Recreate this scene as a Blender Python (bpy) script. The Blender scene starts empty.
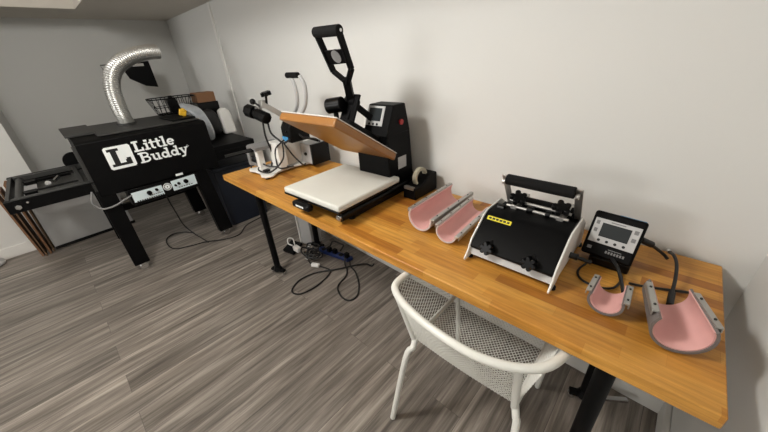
import bpy, bmesh, math, random
from mathutils import Vector, Matrix
random.seed(7)
S = bpy.context.scene
COL = S.collection
PI = math.pi

# ------------------------------------------------------------------ materials
def lin(c):
    return tuple(((v/255)/12.92 if v/255 <= .04045 else ((v/255+.055)/1.055)**2.4) for v in c) + (1,)
def mat(name, c, rough=.5, metal=0, bump=0, bscale=200, spec=.5, emit=None, var=0, vscale=8, coat=0, trans=0):
    m = bpy.data.materials.new(name); m.use_nodes = True
    nt = m.node_tree; b = nt.nodes['Principled BSDF']
    b.inputs['Base Color'].default_value = lin(c)
    b.inputs['Roughness'].default_value = rough
    b.inputs['Metallic'].default_value = metal
    b.inputs['Specular IOR Level'].default_value = spec
    b.inputs['Coat Weight'].default_value = coat
    b.inputs['Transmission Weight'].default_value = trans
    if emit:
        b.inputs['Emission Color'].default_value = lin(c); b.inputs['Emission Strength'].default_value = emit
    tc = nt.nodes.new('ShaderNodeTexCoord')
    if bump:
        n = nt.nodes.new('ShaderNodeTexNoise'); n.inputs['Scale'].default_value = bscale; n.inputs['Detail'].default_value = 4
        nt.links.new(tc.outputs['Object'], n.inputs['Vector'])
        bp = nt.nodes.new('ShaderNodeBump'); bp.inputs['Strength'].default_value = bump; bp.inputs['Distance'].default_value = .002
        nt.links.new(n.outputs['Fac'], bp.inputs['Height']); nt.links.new(bp.outputs['Normal'], b.inputs['Normal'])
    n2 = nt.nodes.new('ShaderNodeTexNoise'); n2.inputs['Scale'].default_value = vscale; n2.inputs['Detail'].default_value = 3
    nt.links.new(tc.outputs['Object'], n2.inputs['Vector'])
    mx = nt.nodes.new('ShaderNodeMix'); mx.data_type = 'RGBA'
    v = var or .04
    a = lin(c)
    mx.inputs[6].default_value = tuple(x*(1-v) for x in a[:3])+(1,)
    mx.inputs[7].default_value = tuple(min(1, x*(1+v)) for x in a[:3])+(1,)
    nt.links.new(n2.outputs['Fac'], mx.inputs[0]); nt.links.new(mx.outputs[2], b.inputs['Base Color'])
    return m

def wood_block():
    m = bpy.data.materials.new('butcher_block'); m.use_nodes = True
    nt = m.node_tree; N = nt.nodes; L = nt.links; b = N['Principled BSDF']
    tc = N.new('ShaderNodeTexCoord')
    mp = N.new('ShaderNodeMapping'); mp.inputs['Scale'].default_value = (1, 1, 1); L.new(tc.outputs['Object'], mp.inputs['Vector'])
    # staves: brick rows across y (z folds in on the edge)
    sx = N.new('ShaderNodeSeparateXYZ'); L.new(mp.outputs['Vector'], sx.inputs[0])
    cb = N.new('ShaderNodeCombineXYZ'); L.new(sx.outputs['X'], cb.inputs['X'])
    ad = N.new('ShaderNodeMath'); ad.operation = 'ADD'; L.new(sx.outputs['Y'], ad.inputs[0]); L.new(sx.outputs['Z'], ad.inputs[1])
    L.new(ad.outputs[0], cb.inputs['Y'])
    br = N.new('ShaderNodeTexBrick'); L.new(cb.outputs[0], br.inputs['Vector'])
    br.inputs['Scale'].default_value = 1; br.inputs['Brick Width'].default_value = .34; br.inputs['Row Height'].default_value = .042
    br.inputs['Mortar Size'].default_value = .0004; br.inputs['Mortar Smooth'].default_value = .5; br.inputs['Bias'].default_value = 0
    br.offset = .37; br.offset_frequency = 3; br.squash = .7; br.squash_frequency = 2
    br.inputs['Color1'].default_value = (0, 0, 0, 1); br.inputs['Color2'].default_value = (1, 1, 1, 1); br.inputs['Mortar'].default_value = (.1, .1, .1, 1)
    # grain
    mg = N.new('ShaderNodeMapping'); mg.inputs['Scale'].default_value = (4, 60, 60); L.new(tc.outputs['Object'], mg.inputs['Vector'])
    ng = N.new('ShaderNodeTexNoise'); ng.inputs['Scale'].default_value = 1.6; ng.inputs['Detail'].default_value = 6; L.new(mg.outputs['Vector'], ng.inputs['Vector'])
    nb = N.new('ShaderNodeTexNoise'); nb.inputs['Scale'].default_value = 7; nb.inputs['Detail'].default_value = 4; L.new(tc.outputs['Object'], nb.inputs['Vector'])
    r1 = N.new('ShaderNodeValToRGB'); L.new(br.outputs['Color'], r1.inputs[0])
    e = r1.color_ramp.elements; e[0].position = 0; e[0].color = lin((158, 96, 34)); e[1].position = 1; e[1].color = lin((212, 158, 76))
    x = r1.color_ramp.elements.new(.12); x.color = lin((188, 128, 50)); x = r1.color_ramp.elements.new(.5); x.color = lin((202, 144, 62))
    r2 = N.new('ShaderNodeValToRGB'); L.new(ng.outputs['Fac'], r2.inputs[0])
    e = r2.color_ramp.elements; e[0].position = .3; e[0].color = (.66, .6, .52, 1); e[1].position = .62; e[1].color = (1.05, 1.03, 1, 1)
    mu = N.new('ShaderNodeMix'); mu.data_type = 'RGBA'; mu.blend_type = 'MULTIPLY'; mu.inputs[0].default_value = .75
    L.new(r1.outputs[0], mu.inputs[6]); L.new(r2.outputs[0], mu.inputs[7])
    r3 = N.new('ShaderNodeValToRGB'); L.new(nb.outputs['Fac'], r3.inputs[0])
    e = r3.color_ramp.elements; e[0].position = .35; e[0].color = (.8, .78, .74, 1); e[1].position = .6; e[1].color = (1, 1, 1, 1)
    m3 = N.new('ShaderNodeMix'); m3.data_type = 'RGBA'; m3.blend_type = 'MULTIPLY'; m3.inputs[0].default_value = .6
    L.new(mu.outputs[2], m3.inputs[6]); L.new(r3.outputs[0], m3.inputs[7])
    L.new(m3.outputs[2], b.inputs['Base Color'])
    b.inputs['Roughness'].default_value = .42; b.inputs['Specular IOR Level'].default_value = .45
    bp = N.new('ShaderNodeBump'); bp.inputs['Strength'].default_value = .15; bp.inputs['Distance'].default_value = .001
    L.new(ng.outputs['Fac'], bp.inputs['Height']); L.new(bp.outputs['Normal'], b.inputs['Normal'])
    return m

def floor_mat():
    m = bpy.data.materials.new('vinyl_plank'); m.use_nodes = True
    nt = m.node_tree; N = nt.nodes; L = nt.links; b = N['Principled BSDF']
    tc = N.new('ShaderNodeTexCoord')
    sx = N.new('ShaderNodeSeparateXYZ'); L.new(tc.outputs['Object'], sx.inputs[0])
    cb = N.new('ShaderNodeCombineXYZ'); L.new(sx.outputs['Y'], cb.inputs['X'])
    ax = N.new('ShaderNodeMath'); ax.operation = 'ADD'; ax.inputs[1].default_value = 1.56 + 14*.142*3
    L.new(sx.outputs['X'], ax.inputs[0]); L.new(ax.outputs[0], cb.inputs['Y'])
    br = N.new('ShaderNodeTexBrick'); L.new(cb.outputs[0], br.inputs['Vector'])
    br.inputs['Scale'].default_value = 1; br.inputs['Brick Width'].default_value = 1.5; br.inputs['Row Height'].default_value = .142
    br.inputs['Mortar Size'].default_value = .0009; br.inputs['Mortar Smooth'].default_value = .3
    br.offset = .37; br.offset_frequency = 2
    br.inputs['Color1'].default_value = (0, 0, 0, 1); br.inputs['Color2'].default_value = (1, 1, 1, 1); br.inputs['Mortar'].default_value = (.5, .5, .5, 1)
    # plank-dependent shift of the grain
    mv = N.new('ShaderNodeVectorMath'); mv.operation = 'MULTIPLY_ADD'; mv.inputs[1].default_value = (17, 31, 5)
    L.new(br.outputs['Color'], mv.inputs[0]); L.new(tc.outputs['Object'], mv.inputs[2])
    mg = N.new('ShaderNodeMapping'); mg.inputs['Scale'].default_value = (48, 2.4, 1); L.new(mv.outputs[0], mg.inputs['Vector'])
    ng = N.new('ShaderNodeTexNoise'); ng.inputs['Scale'].default_value = 1; ng.inputs['Detail'].default_value = 7; ng.inputs['Roughness'].default_value = .62
    ng.inputs['Distortion'].default_value = .35; L.new(mg.outputs['Vector'], ng.inputs['Vector'])
    mg2 = N.new('ShaderNodeMapping'); mg2.inputs['Scale'].default_value = (16, 1.3, 1); L.new(mv.outputs[0], mg2.inputs['Vector'])
    n2 = N.new('ShaderNodeTexNoise'); n2.inputs['Scale'].default_value = 1; n2.inputs['Detail'].default_value = 3; n2.inputs['Distortion'].default_value = .8; L.new(mg2.outputs['Vector'], n2.inputs['Vector'])
    r1 = N.new('ShaderNodeValToRGB'); L.new(ng.outputs['Fac'], r1.inputs[0])
    e = r1.color_ramp.elements; e[0].position = .3; e[0].color = lin((84, 78, 72)); e[1].position = .72; e[1].color = lin((168, 160, 150))
    x = r1.color_ramp.elements.new(.5); x.color = lin((130, 122, 114))
    r2 = N.new('ShaderNodeValToRGB'); L.new(n2.outputs['Fac'], r2.inputs[0])
    e = r2.color_ramp.elements; e[0].position = .34; e[0].color = (.5, .48, .46, 1); e[1].position = .56; e[1].color = (1, 1, 1, 1)
    mu = N.new('ShaderNodeMix'); mu.data_type = 'RGBA'; mu.blend_type = 'MULTIPLY'; mu.inputs[0].default_value = .7
    L.new(r1.outputs[0], mu.inputs[6]); L.new(r2.outputs[0], mu.inputs[7])
    rp = N.new('ShaderNodeMapRange'); rp.inputs['To Min'].default_value = .82; rp.inputs['To Max'].default_value = 1.16; L.new(br.outputs['Color'], rp.inputs[0])
    mm = N.new('ShaderNodeVectorMath'); mm.operation = 'SCALE'; L.new(mu.outputs[2], mm.inputs[0]); L.new(rp.outputs[0], mm.inputs['Scale'])
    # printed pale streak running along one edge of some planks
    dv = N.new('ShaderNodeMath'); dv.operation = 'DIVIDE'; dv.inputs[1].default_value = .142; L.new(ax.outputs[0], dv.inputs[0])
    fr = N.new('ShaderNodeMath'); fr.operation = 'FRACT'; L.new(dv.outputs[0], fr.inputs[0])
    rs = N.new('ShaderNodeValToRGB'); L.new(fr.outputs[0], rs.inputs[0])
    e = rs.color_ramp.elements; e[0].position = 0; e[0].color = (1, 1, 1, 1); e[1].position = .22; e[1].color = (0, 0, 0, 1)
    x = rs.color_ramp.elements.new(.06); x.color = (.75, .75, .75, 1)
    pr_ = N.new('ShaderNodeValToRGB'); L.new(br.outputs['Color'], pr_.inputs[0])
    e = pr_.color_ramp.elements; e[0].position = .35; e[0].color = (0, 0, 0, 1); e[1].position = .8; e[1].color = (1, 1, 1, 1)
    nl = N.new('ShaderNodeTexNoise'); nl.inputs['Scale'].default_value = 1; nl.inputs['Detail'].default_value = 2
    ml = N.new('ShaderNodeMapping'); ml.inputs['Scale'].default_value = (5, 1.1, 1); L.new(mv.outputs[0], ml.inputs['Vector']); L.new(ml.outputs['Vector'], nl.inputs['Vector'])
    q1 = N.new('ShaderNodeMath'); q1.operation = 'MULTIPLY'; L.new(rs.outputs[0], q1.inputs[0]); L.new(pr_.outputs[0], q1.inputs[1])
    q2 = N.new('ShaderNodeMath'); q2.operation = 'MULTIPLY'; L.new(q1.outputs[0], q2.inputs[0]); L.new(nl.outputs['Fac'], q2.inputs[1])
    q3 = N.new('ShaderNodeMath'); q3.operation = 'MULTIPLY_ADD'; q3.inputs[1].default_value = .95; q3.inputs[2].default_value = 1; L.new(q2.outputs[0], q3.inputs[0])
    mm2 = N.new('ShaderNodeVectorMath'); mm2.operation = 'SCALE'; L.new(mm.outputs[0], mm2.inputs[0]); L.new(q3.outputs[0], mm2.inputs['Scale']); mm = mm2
    gm = N.new('ShaderNodeMix'); gm.data_type = 'RGBA'; gm.inputs[7].default_value = lin((74, 68, 64)); L.new(br.outputs['Fac'], gm.inputs[0]); L.new(mm.outputs[0], gm.inputs[6])
    L.new(gm.outputs[2], b.inputs['Base Color'])
    b.inputs['Roughness'].default_value = .42; b.inputs['Specular IOR Level'].default_value = .5
    bp = N.new('ShaderNodeBump'); bp.inputs['Strength'].default_value = .25; bp.inputs['Distance'].default_value = .002
    L.new(ng.outputs['Fac'], bp.inputs['Height']); L.new(bp.outputs['Normal'], b.inputs['Normal'])
    return m

M = dict(
    wall=mat('wall_paint', (216, 216, 213), .75, bump=.12, bscale=90, var=.015, vscale=1.5),
    wallf=mat('low_bounce_wall_paint', (120, 112, 104), .8, bump=.12, bscale=90),  # unseen front wall, darkened to cut the light it bounces back
    ceil=mat('ceiling_paint', (206, 200, 190), .85, bump=.1, bscale=60),
    trim=mat('trim_paint', (226, 225, 221), .45),
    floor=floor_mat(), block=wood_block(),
    black=mat('black_powder_coat', (7, 7, 8), .5, bump=.05, bscale=600, spec=.12),
    satin=mat('black_satin', (6, 6, 7), .32, spec=.22),
    rubber=mat('black_foam_rubber', (6, 6, 7), .85, spec=.3, bump=.5, bscale=500),
    dark=mat('dark_grey_steel', (52, 52, 51), .5, .2),
    belt=mat('conveyor_mesh_belt', (84, 84, 82), .5, .5, bump=.6, bscale=300),
    chrome=mat('chrome', (205, 205, 205), .18, 1),
    alu=mat('brushed_aluminium', (178, 176, 172), .35, .75, var=.1, vscale=40),
    foil=mat('foil_duct', (222, 222, 220), .36, 1),
    white=mat('white_powder_coat', (228, 227, 223), .38),
    chairw=mat('white_chair_enamel', (226, 226, 220), .35),
    logo=mat('white_vinyl_print', (246, 250, 250), .5),
    panel=mat('control_panel_plate', (222, 236, 240), .45),
    greyp=mat('grey_plastic', (120, 120, 120), .5),
    lgrey=mat('light_grey_plastic', (186, 186, 186), .5),
    pad=mat('off_white_press_pad', (206, 206, 199), .8, bump=.35, bscale=60),
    ptfe=mat('amber_heat_plate_cover', (150, 102, 50), .34, 0, var=.14, vscale=14, coat=.2),
    pink=mat('pink_silicone', (216, 166, 162), .55, var=.06, vscale=30),
    sil=mat('grey_silicone_shell', (108, 102, 100), .5),
    silw=mat('pale_silicone_shell', (196, 182, 180), .5),
    screen=mat('lcd_glass', (52, 56, 58), .15),
    yellow=mat('yellow_label', (226, 210, 40), .5),
    ink=mat('black_ink', (12, 12, 12), .6),
    blue=mat('blue_plastic', (24, 44, 96), .4),
    bluel=mat('blue_label', (70, 150, 205), .5),
    red=mat('red_button', (176, 40, 42), .35),
    navy=mat('navy_plastic', (6, 16, 32), .5),
    card=mat('cardboard', (128, 92, 64), .85, bump=.3, bscale=90, var=.12),
    kraft=mat('brown_board', (98, 74, 50), .8, bump=.3, bscale=120, var=.2),
    tape=mat('tape_roll', (176, 170, 150), .35),
    cord=mat('black_cord', (17, 17, 18), .5),
    poly=mat('clear_grey_film', (172, 178, 184), .22, var=.25, vscale=30, trans=.35),
    lamp=mat('lit_diffuser', (255, 250, 240), .5, emit=1),
)

# ------------------------------------------------------------------ mesh builder
class MB:
    def __init__(s): s.bm = bmesh.new()
    def box(s, a, b, rot=None, piv=None):
        a, b = Vector(a), Vector(b); c = (a+b)/2; d = b-a
        r = bmesh.ops.create_cube(s.bm, size=1)
        mx = Matrix.Translation(c) @ Matrix.Diagonal((abs(d.x), abs(d.y), abs(d.z), 1))
        if rot is not None:
            p = Vector(piv) if piv is not None else c
            mx = Matrix.Translation(p) @ rot.to_4x4() @ Matrix.Translation(-p) @ mx
        bmesh.ops.transform(s.bm, matrix=mx, verts=r['verts']); return s
    def bar(s, p, q, w, h, up=(0, 0, 1)):
        p, q = Vector(p), Vector(q); z = (q-p).normalized(); u = Vector(up)
        x = u.cross(z)
        if x.length < 1e-4: x = Vector((1, 0, 0)).cross(z)
        x.normalize(); y = z.cross(x)
        r = bmesh.ops.create_cube(s.bm, size=1)
        mx = Matrix((( x.x*w, y.x*h, z.x*(q-p).length, (p.x+q.x)/2), (x.y*w, y.y*h, z.y*(q-p).length, (p.y+q.y)/2),
                     (x.z*w, y.z*h, z.z*(q-p).length, (p.z+q.z)/2), (0, 0, 0, 1)))
        bmesh.ops.transform(s.bm, matrix=mx, verts=r['verts']); return s
    def cyl(s, p, q, r, r2=None, seg=20):
        p, q = Vector(p), Vector(q); d = q-p
        o = bmesh.ops.create_cone(s.bm, cap_ends=True, segments=seg, radius1=r, radius2=r if r2 is None else r2, depth=d.length)
        mx = Matrix.Translation((p+q)/2) @ d.to_track_quat('Z', 'Y').to_matrix().to_4x4()
        bmesh.ops.transform(s.bm, matrix=mx, verts=o['verts']); return s
    def ball(s, c, r, sc=(1, 1, 1), seg=16):
        o = bmesh.ops.create_uvsphere(s.bm, u_segments=seg, v_segments=seg//2+2, radius=r)
        bmesh.ops.transform(s.bm, matrix=Matrix.Translation(c) @ Matrix.Diagonal((*sc, 1)), verts=o['verts']); return s
    def tube(s, pts, r, seg=10, sub=6, closed=False, rf=None, smooth=True):
        P = [Vector(p) for p in pts]
        if smooth and len(P) > 2:
            Q = []; n = len(P)
            for i in range(n if closed else n-1):
                a = P[(i-1) % n] if closed or i else P[0]*2-P[1]
                b, c = P[i], P[(i+1) % n]
                d = P[(i+2) % n] if closed or i < n-2 else P[-1]*2-P[-2]
                for k in range(sub):
                    t = k/sub
                    Q.append(.5*((2*b)+(-a+c)*t+(2*a-5*b+4*c-d)*t*t+(-a+3*b-3*c+d)*t**3))
            if not closed: Q.append(P[-1])
            P = Q
        n = len(P); rings = []; prev = None
        for i in range(n):
            if closed: t = P[(i+1) % n]-P[i-1]
            else: t = P[min(i+1, n-1)]-P[max(i-1, 0)]
            t.normalize()
            if prev is None:
                u = t.orthogonal().normalized()
            else:
                u = prev - t*prev.dot(t); u.normalize()
            prev = u; v = t.cross(u)
            rr = rf(i/(n-1), i) if rf else r
            rings.append([s.bm.verts.new(P[i]+u*math.cos(2*PI*k/seg)*rr+v*math.sin(2*PI*k/seg)*rr) for k in range(seg)])
        for i in range(n if closed else n-1):
            A, B = rings[i], rings[(i+1) % n]
            for k in range(seg): s.bm.faces.new((A[k], A[(k+1) % seg], B[(k+1) % seg], B[k]))
        if not closed:
            s.bm.faces.new(rings[0][::-1]); s.bm.faces.new(rings[-1])
        return s
    def prism(s, poly, axis, a, b):
        i = 'xyz'.index(axis)
        def mk(p, v):
            c = [p[0], p[1]]; c.insert(i, v); return s.bm.verts.new(c)
        A = [mk(p, a) for p in poly]; B = [mk(p, b) for p in poly]; n = len(poly)
        s.bm.faces.new(A); s.bm.faces.new(B[::-1])
        for k in range(n): s.bm.faces.new((A[k], B[k], B[(k+1) % n], A[(k+1) % n]))
        return s
    def quadbox(s, P, th, d=None):
        """four corner points, thickened by th along -normal"""
        P = [Vector(p) for p in P]; nrm = (P[1]-P[0]).cross(P[3]-P[0]).normalized() if d is None else Vector(d)
        A = [s.bm.verts.new(p) for p in P]; B = [s.bm.verts.new(p-nrm*th) for p in P]
        s.bm.faces.new(A); s.bm.faces.new(B[::-1])
        for k in range(4): s.bm.faces.new((A[k], B[k], B[(k+1) % 4], A[(k+1) % 4]))
        return s
    def shell(s, prof, y0, y1, taper=1, piv=(0, 0)):
        """closed profile [(x,z)] swept from y0 to y1 and scaled by taper"""
        A = [s.bm.verts.new((x, y0, z)) for x, z in prof]
        B = [s.bm.verts.new((piv[0]+(x-piv[0])*taper, y1, piv[1]+(z-piv[1])*taper)) for x, z in prof]
        n = len(prof); h = n//2
        for k in range(n): s.bm.faces.new((A[k], A[(k+1) % n], B[(k+1) % n], B[k]))
        for k in range(h-1):      # ring caps as quads between outer and inner lines
            s.bm.faces.new((A[k], A[n-1-k], A[n-2-k], A[k+1])[::-1]); s.bm.faces.new((B[k], B[n-1-k], B[n-2-k], B[k+1]))
        return s
    def xf(s, m):
        bmesh.ops.transform(s.bm, matrix=m, verts=s.bm.verts[:]); return s
    def clusters(s, gap=.0015):
        vs = s.bm.verts; vs.index_update(); seen = set(); isl = []
        for v in vs:
            if v in seen: continue
            st_ = [v]; seen.add(v); c = []
            while st_:
                a = st_.pop(); c.append(a)
                for e in a.link_edges:
                    b = e.other_vert(a)
                    if b not in seen: seen.add(b); st_.append(b)
            lo = [min(x.co[i] for x in c)-gap for i in range(3)]; hi = [max(x.co[i] for x in c)+gap for i in range(3)]
            isl.append([c, lo, hi])
        if len(isl) > 60: return [vs[:]]
        n = len(isl); par = list(range(n))
        def find(i):
            while par[i] != i: i = par[i]
            return i
        for i in range(n):
            for j in range(i):
                if all(isl[i][1][k] <= isl[j][2][k] and isl[j][1][k] <= isl[i][2][k] for k in range(3)): par[find(i)] = find(j)
        out = {}
        for i in range(n): out.setdefault(find(i), []).extend(isl[i][0])
        return list(out.values())
    def build(s, name, m, parent=None, bevel=0, seg=2, smooth=True, label=None, kind=None, ang=38, whole=False):
        if parent is not None and not whole:
            cl = s.clusters()
            if len(cl) > 1:
                first = None
                for c in cl:
                    q = MB(); mp = {v: q.bm.verts.new(v.co) for v in c}; fs = set()
                    for v in c:
                        for f_ in v.link_faces: fs.add(f_)
                    for f_ in fs: q.bm.faces.new([mp[v] for v in f_.verts])
                    o = q.build(name, m, parent, bevel, seg, smooth, label, kind, ang, True)
                    first = first or o
                s.bm.free(); return first
        return s._build(name, m, parent, bevel, seg, smooth, label, kind, ang)
    def _build(s, name, m, parent=None, bevel=0, seg=2, smooth=True, label=None, kind=None, ang=38):
        org = Vector((0, 0, 0)); p = parent
        while p is not None: org += p.location; p = p.parent
        bmesh.ops.recalc_face_normals(s.bm, faces=s.bm.faces[:])
        bmesh.ops.translate(s.bm, vec=-org, verts=s.bm.verts[:])
        me = bpy.data.meshes.new(name); s.bm.to_mesh(me); s.bm.free()
        me.materials.append(M[m] if isinstance(m, str) else m)
        if smooth:
            for f in me.polygons: f.use_smooth = True
            me.set_sharp_from_angle(angle=math.radians(ang))
        o = bpy.data.objects.new(name, me); COL.objects.link(o)
        if parent: o.parent = parent
        if bevel:
            b = o.modifiers.new('bevel', 'BEVEL'); b.width = bevel; b.segments = seg; b.limit_method = 'ANGLE'; b.angle_limit = math.radians(40)
            b.harden_normals = False
        if label: o['label'] = label
        if kind: o['kind'] = kind
        return o
def thing(name, label, cat, loc, group=None):
    o = bpy.data.objects.new(name, None); COL.objects.link(o); o.location = loc; o.empty_display_size = .05
    o['label'] = label; o['category'] = cat
    if group: o['group'] = group
    bpy.context.view_layer.update()
    return o
def tag(o, label, cat, group=None):
    o['label'] = label; o['category'] = cat
    if group: o['group'] = group
    return o
def RX(a): return Matrix.Rotation(a, 3, 'X')
def RZ(a): return Matrix.Rotation(a, 3, 'Z')
def star(mb, c, ax, r, th, n=5):
    """star knob: lobes round a hub; ax is its axis"""
    ax = Vector(ax).normalized(); u = ax.orthogonal().normalized(); v = ax.cross(u); c = Vector(c)
    mb.cyl(c-ax*th/2, c+ax*th/2, r*.62, seg=16)
    for k in range(n):
        a = 2*PI*k/n; d = u*math.cos(a)+v*math.sin(a)
        mb.cyl(c+d*r*.7-ax*th/2, c+d*r*.7+ax*th/2, r*.33, seg=10)
    return mb

# ------------------------------------------------------------------ room
G = .070      # side wall
XF = -5.1     # far wall
HS = 1.91     # soffit height
HC = 2.35
YB = -5.6
def st(o): o['kind'] = 'structure'; return o
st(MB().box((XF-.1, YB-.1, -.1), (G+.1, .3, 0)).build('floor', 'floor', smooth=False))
WK = -.03     # the long wall runs very slightly away from the table
def wy(x, o=.012): return WK*x+o
st(MB().prism([(XF-.1, wy(XF-.1)), (G+.1, wy(G+.1)), (G+.1, .3), (XF-.1, .3)], 'z', 0, HC+.1).build('wall_back', 'wall', smooth=False))
st(MB().box((G, YB, 0), (G+.1, .02, HC+.1)).build('wall_right', 'wall', smooth=False))
st(MB().box((XF-.1, YB, 0), (XF, .2, HC+.1)).build('wall_left', 'wall', smooth=False))
WX0, WX1, WZ0, WZ1 = -3.8, -2.0, .95, 2.15
wf = MB().box((XF-.1, YB-.1, 0), (WX0, YB, HC+.1)).box((WX1, YB-.1, 0), (G+.1, YB, HC+.1)).box((WX0, YB-.1, 0), (WX1, YB, WZ0)).box((WX0, YB-.1, WZ1), (WX1, YB, HC+.1))
st(wf.build('wall_front', 'wallf', smooth=False))
wm = MB()
for a, b in (((WX0, WZ0), (WX1, WZ0+.05)), ((WX0, WZ1-.05), (WX1, WZ1)), ((WX0, WZ0), (WX0+.05, WZ1)), ((WX1-.05, WZ0), (WX1, WZ1)), ((-2.92, WZ0), (-2.88, WZ1))):
    wm.box((a[0], YB-.07, a[1]), (b[0], YB-.02, b[1]))
st(wm.build('added_window_1', 'trim', bevel=.003))  # unseen opening and frame, added for the low light from behind
st(MB().box((XF, YB, 0), (-4.25, -1.53, HS)).build('wall_jut', 'wall', smooth=False))
st(MB().box((XF-.1, YB-.1, HC), (G+.1, .3, HC+.1)).build('ceiling', 'ceil', smooth=False))
st(MB().prism([(XF, YB), (-4.387, YB), (-4.387, -.731), (G, -.731), (G, .2), (XF, .2)], 'z', HS, HC).build('ceiling_soffit', 'ceil', smooth=False))
st(MB().prism([(XF, wy(XF, 0)), (G, wy(G, 0)), (G, .1), (XF, .2)], 'z', 0, .1).build('baseboard_back', 'trim', bevel=.003))
st(MB().box((G-.022, YB, 0), (G, 0, .1)).build('baseboard_right', 'trim', bevel=.004))
st(MB().box((-4.25, YB, 0), (-4.238, -1.5, .1)).build('baseboard_left', 'trim', bevel=.004))
st(MB().box((-3.66, wy(-3.64)-.012, .1), (-3.62, .15, HS)).build('trim_1', 'trim', bevel=.004))

# ------------------------------------------------------------------ work table
TZ = .75; TT = .038
L_, W_ = 2.388, .611
tb = thing('work_table', 'long butcher block work table with black post legs against the white wall', 'table', (-1.2, -.3, 0))
MB().box((-L_, -W_, TZ-TT), (0, -.001, TZ)).build('tabletop', 'block', tb, bevel=.004, seg=3)
for (x, y) in ((-2.12, -.52), (-2.16, -.13), (-.19, -.57), (-.2, -.13)):
    lg = MB().cyl((x, y, .03), (x, y, TZ-TT), .022, seg=24).box((x-.035, y-.03, TZ-TT-.006), (x+.035, y+.03, TZ-TT)).build('leg', 'black', tb, bevel=.0015)
    MB().cyl((x, y, .028), (x, y, .06), .034, .022).bar((x-.055, y-.02, .03), (x+.055, y+.02, .03), .03, .02).build('foot', 'black', lg, bevel=.003)
    for s_ in (-1, 1):
        MB().cyl((x+s_*.045, y+s_*.017, 0), (x+s_*.045, y+s_*.017, .022), .014).cyl((x+s_*.045, y+s_*.017, .02), (x+s_*.045, y+s_*.017, .036), .007).build('levelling_foot', 'chrome', lg, bevel=.002)
x, y = -.12, -.11
MB().bar((x-.05, y-.02, .045), (x+.06, y+.05, .05), .018, .018).cyl((x-.05, y-.045, .0), (x-.05, y-.045, .03), .018).build('cross_brace', 'chrome', tb, bevel=.003)

# ------------------------------------------------------------------ chair
ch = thing('wire_chair', 'white metal armchair with a mesh back and seat, tucked under the table edge', 'chair', (-.55, -.45, 0))
cx, cw = -.545, .2
HPT = [(-.775, -.46), (-.795, -.55), (-.803, -.62), (-.795, -.675), (-.755, -.708), (-.68, -.735), (-.575, -.752), (-.455, -.752), (-.365, -.722), (-.305, -.672), (-.278, -.60), (-.272, -.54), (-.28, -.46)]
def hoop(t, z=.70):
    # t 0..1 from just behind the left arm to just behind the right arm, round the back
    u = 3.6+t*4.9; i = int(u); f_ = u-i; a, b = HPT[i], HPT[min(i+1, len(HPT)-1)]
    return Vector((a[0]+(b[0]-a[0])*f_, a[1]+(b[1]-a[1])*f_, z))
hp = [(p[0], p[1], .695) for p in HPT]
MB().tube(hp, .0125, seg=14, sub=5).build('back_rail', 'chairw', ch)
SZ = .45
sL, sR, sB, sF = -.735, -.355, -.645, -.23
# seat frame
MB().tube([(sL, sB, SZ), (sL, sF+.03, SZ), (sL+.03, sF, SZ-.004), (sR-.03, sF, SZ-.004), (sR, sF+.03, SZ), (sR, sB, SZ)], .009, seg=10, sub=3).build('seat_frame', 'chairw', ch)
# legs
def legp(pts): return MB().tube(pts, .0115, seg=12, sub=5)
legp([(sL, sB, SZ+.0), (sL+.004, sB-.02, SZ-.03), (sL-.012, sB-.045, SZ-.08), (-.786, -.745, .006)]).build('leg', 'chairw', ch)
legp([(sR, sB, SZ+.0), (sR+.012, sB-.015, SZ-.03), (sR+.022, sB-.03, SZ-.08), (-.318, -.745, .006)]).build('leg', 'chairw', ch)
legp([(-.758, -.44, .69), (-.750, -.32, SZ), (-.775, -.22, .006)]).build('leg', 'chairw', ch)
legp([(-.322, -.44, .69), (-.340, -.32, SZ), (-.369, -.204, .006)]).build('leg', 'chairw', ch)
# back posts
MB().cyl((sL, sB, SZ-.015), (-.785, -.688, .695), .0115, seg=14).build('back_post', 'chairw', ch)
MB().cyl((sR, sB, SZ-.015), (-.352, -.715, .695), .0115, seg=14).build('back_post', 'chairw', ch)
def lattice(name, fn, nu, nv, parent, th=.0028):
    """diamond mesh over the surface fn(u,v)"""
    mb = MB(); V = {}
    def vert(i, j):
        if (i, j) not in V: V[(i, j)] = mb.bm.verts.new(fn(i/(2*nu), j/(2*nv)))
        return V[(i, j)]
    for i in range(2*nu+1):
        for j in range(2*nv+1):
            if (i+j) % 2: continue
            if i+1 <= 2*nu and j+1 <= 2*nv and i-1 >= 0 and j+2 <= 2*nv:
                mb.bm.faces.new((vert(i, j), vert(i+1, j+1), vert(i, j+2), vert(i-1, j+1)))
    o = mb.build(name, 'chairw', parent, smooth=False, whole=True)
    w = o.modifiers.new('wire', 'WIREFRAME'); w.thickness = th; w.use_boundary = True; w.use_even_offset = False
    return o
def back_surface(u, v):
    # u along the rail arc between the left arm and right arm, v from seat to rail
    t = u
    top = hoop(min(max(t, .0), 1.0), .69)
    bx = sL+(sR-sL)*u; by = sB-.006*math.sin(PI*u)
    b = Vector((bx, by, SZ+.0))
    return b.lerp(top, v)
lattice('back_mesh', back_surface, 36, 14, ch)
lattice('seat_mesh', lambda u, v: Vector((sL+(sR-sL)*u, sB+(sF-sB)*v, SZ-.012*math.sin(PI*u)*math.sin(PI*v))), 28, 26, ch)
# side mesh panels under the arms
for s_, xs, xt in ((0, sL, -.792), (1, sR, -.298)):
    lattice('side_mesh', lambda u, v, xs=xs, xt=xt: Vector((xs, sB+(.30)*u, SZ)).lerp(Vector((xt, -.66+.20*u, .69)), v), 11, 14, ch)

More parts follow.
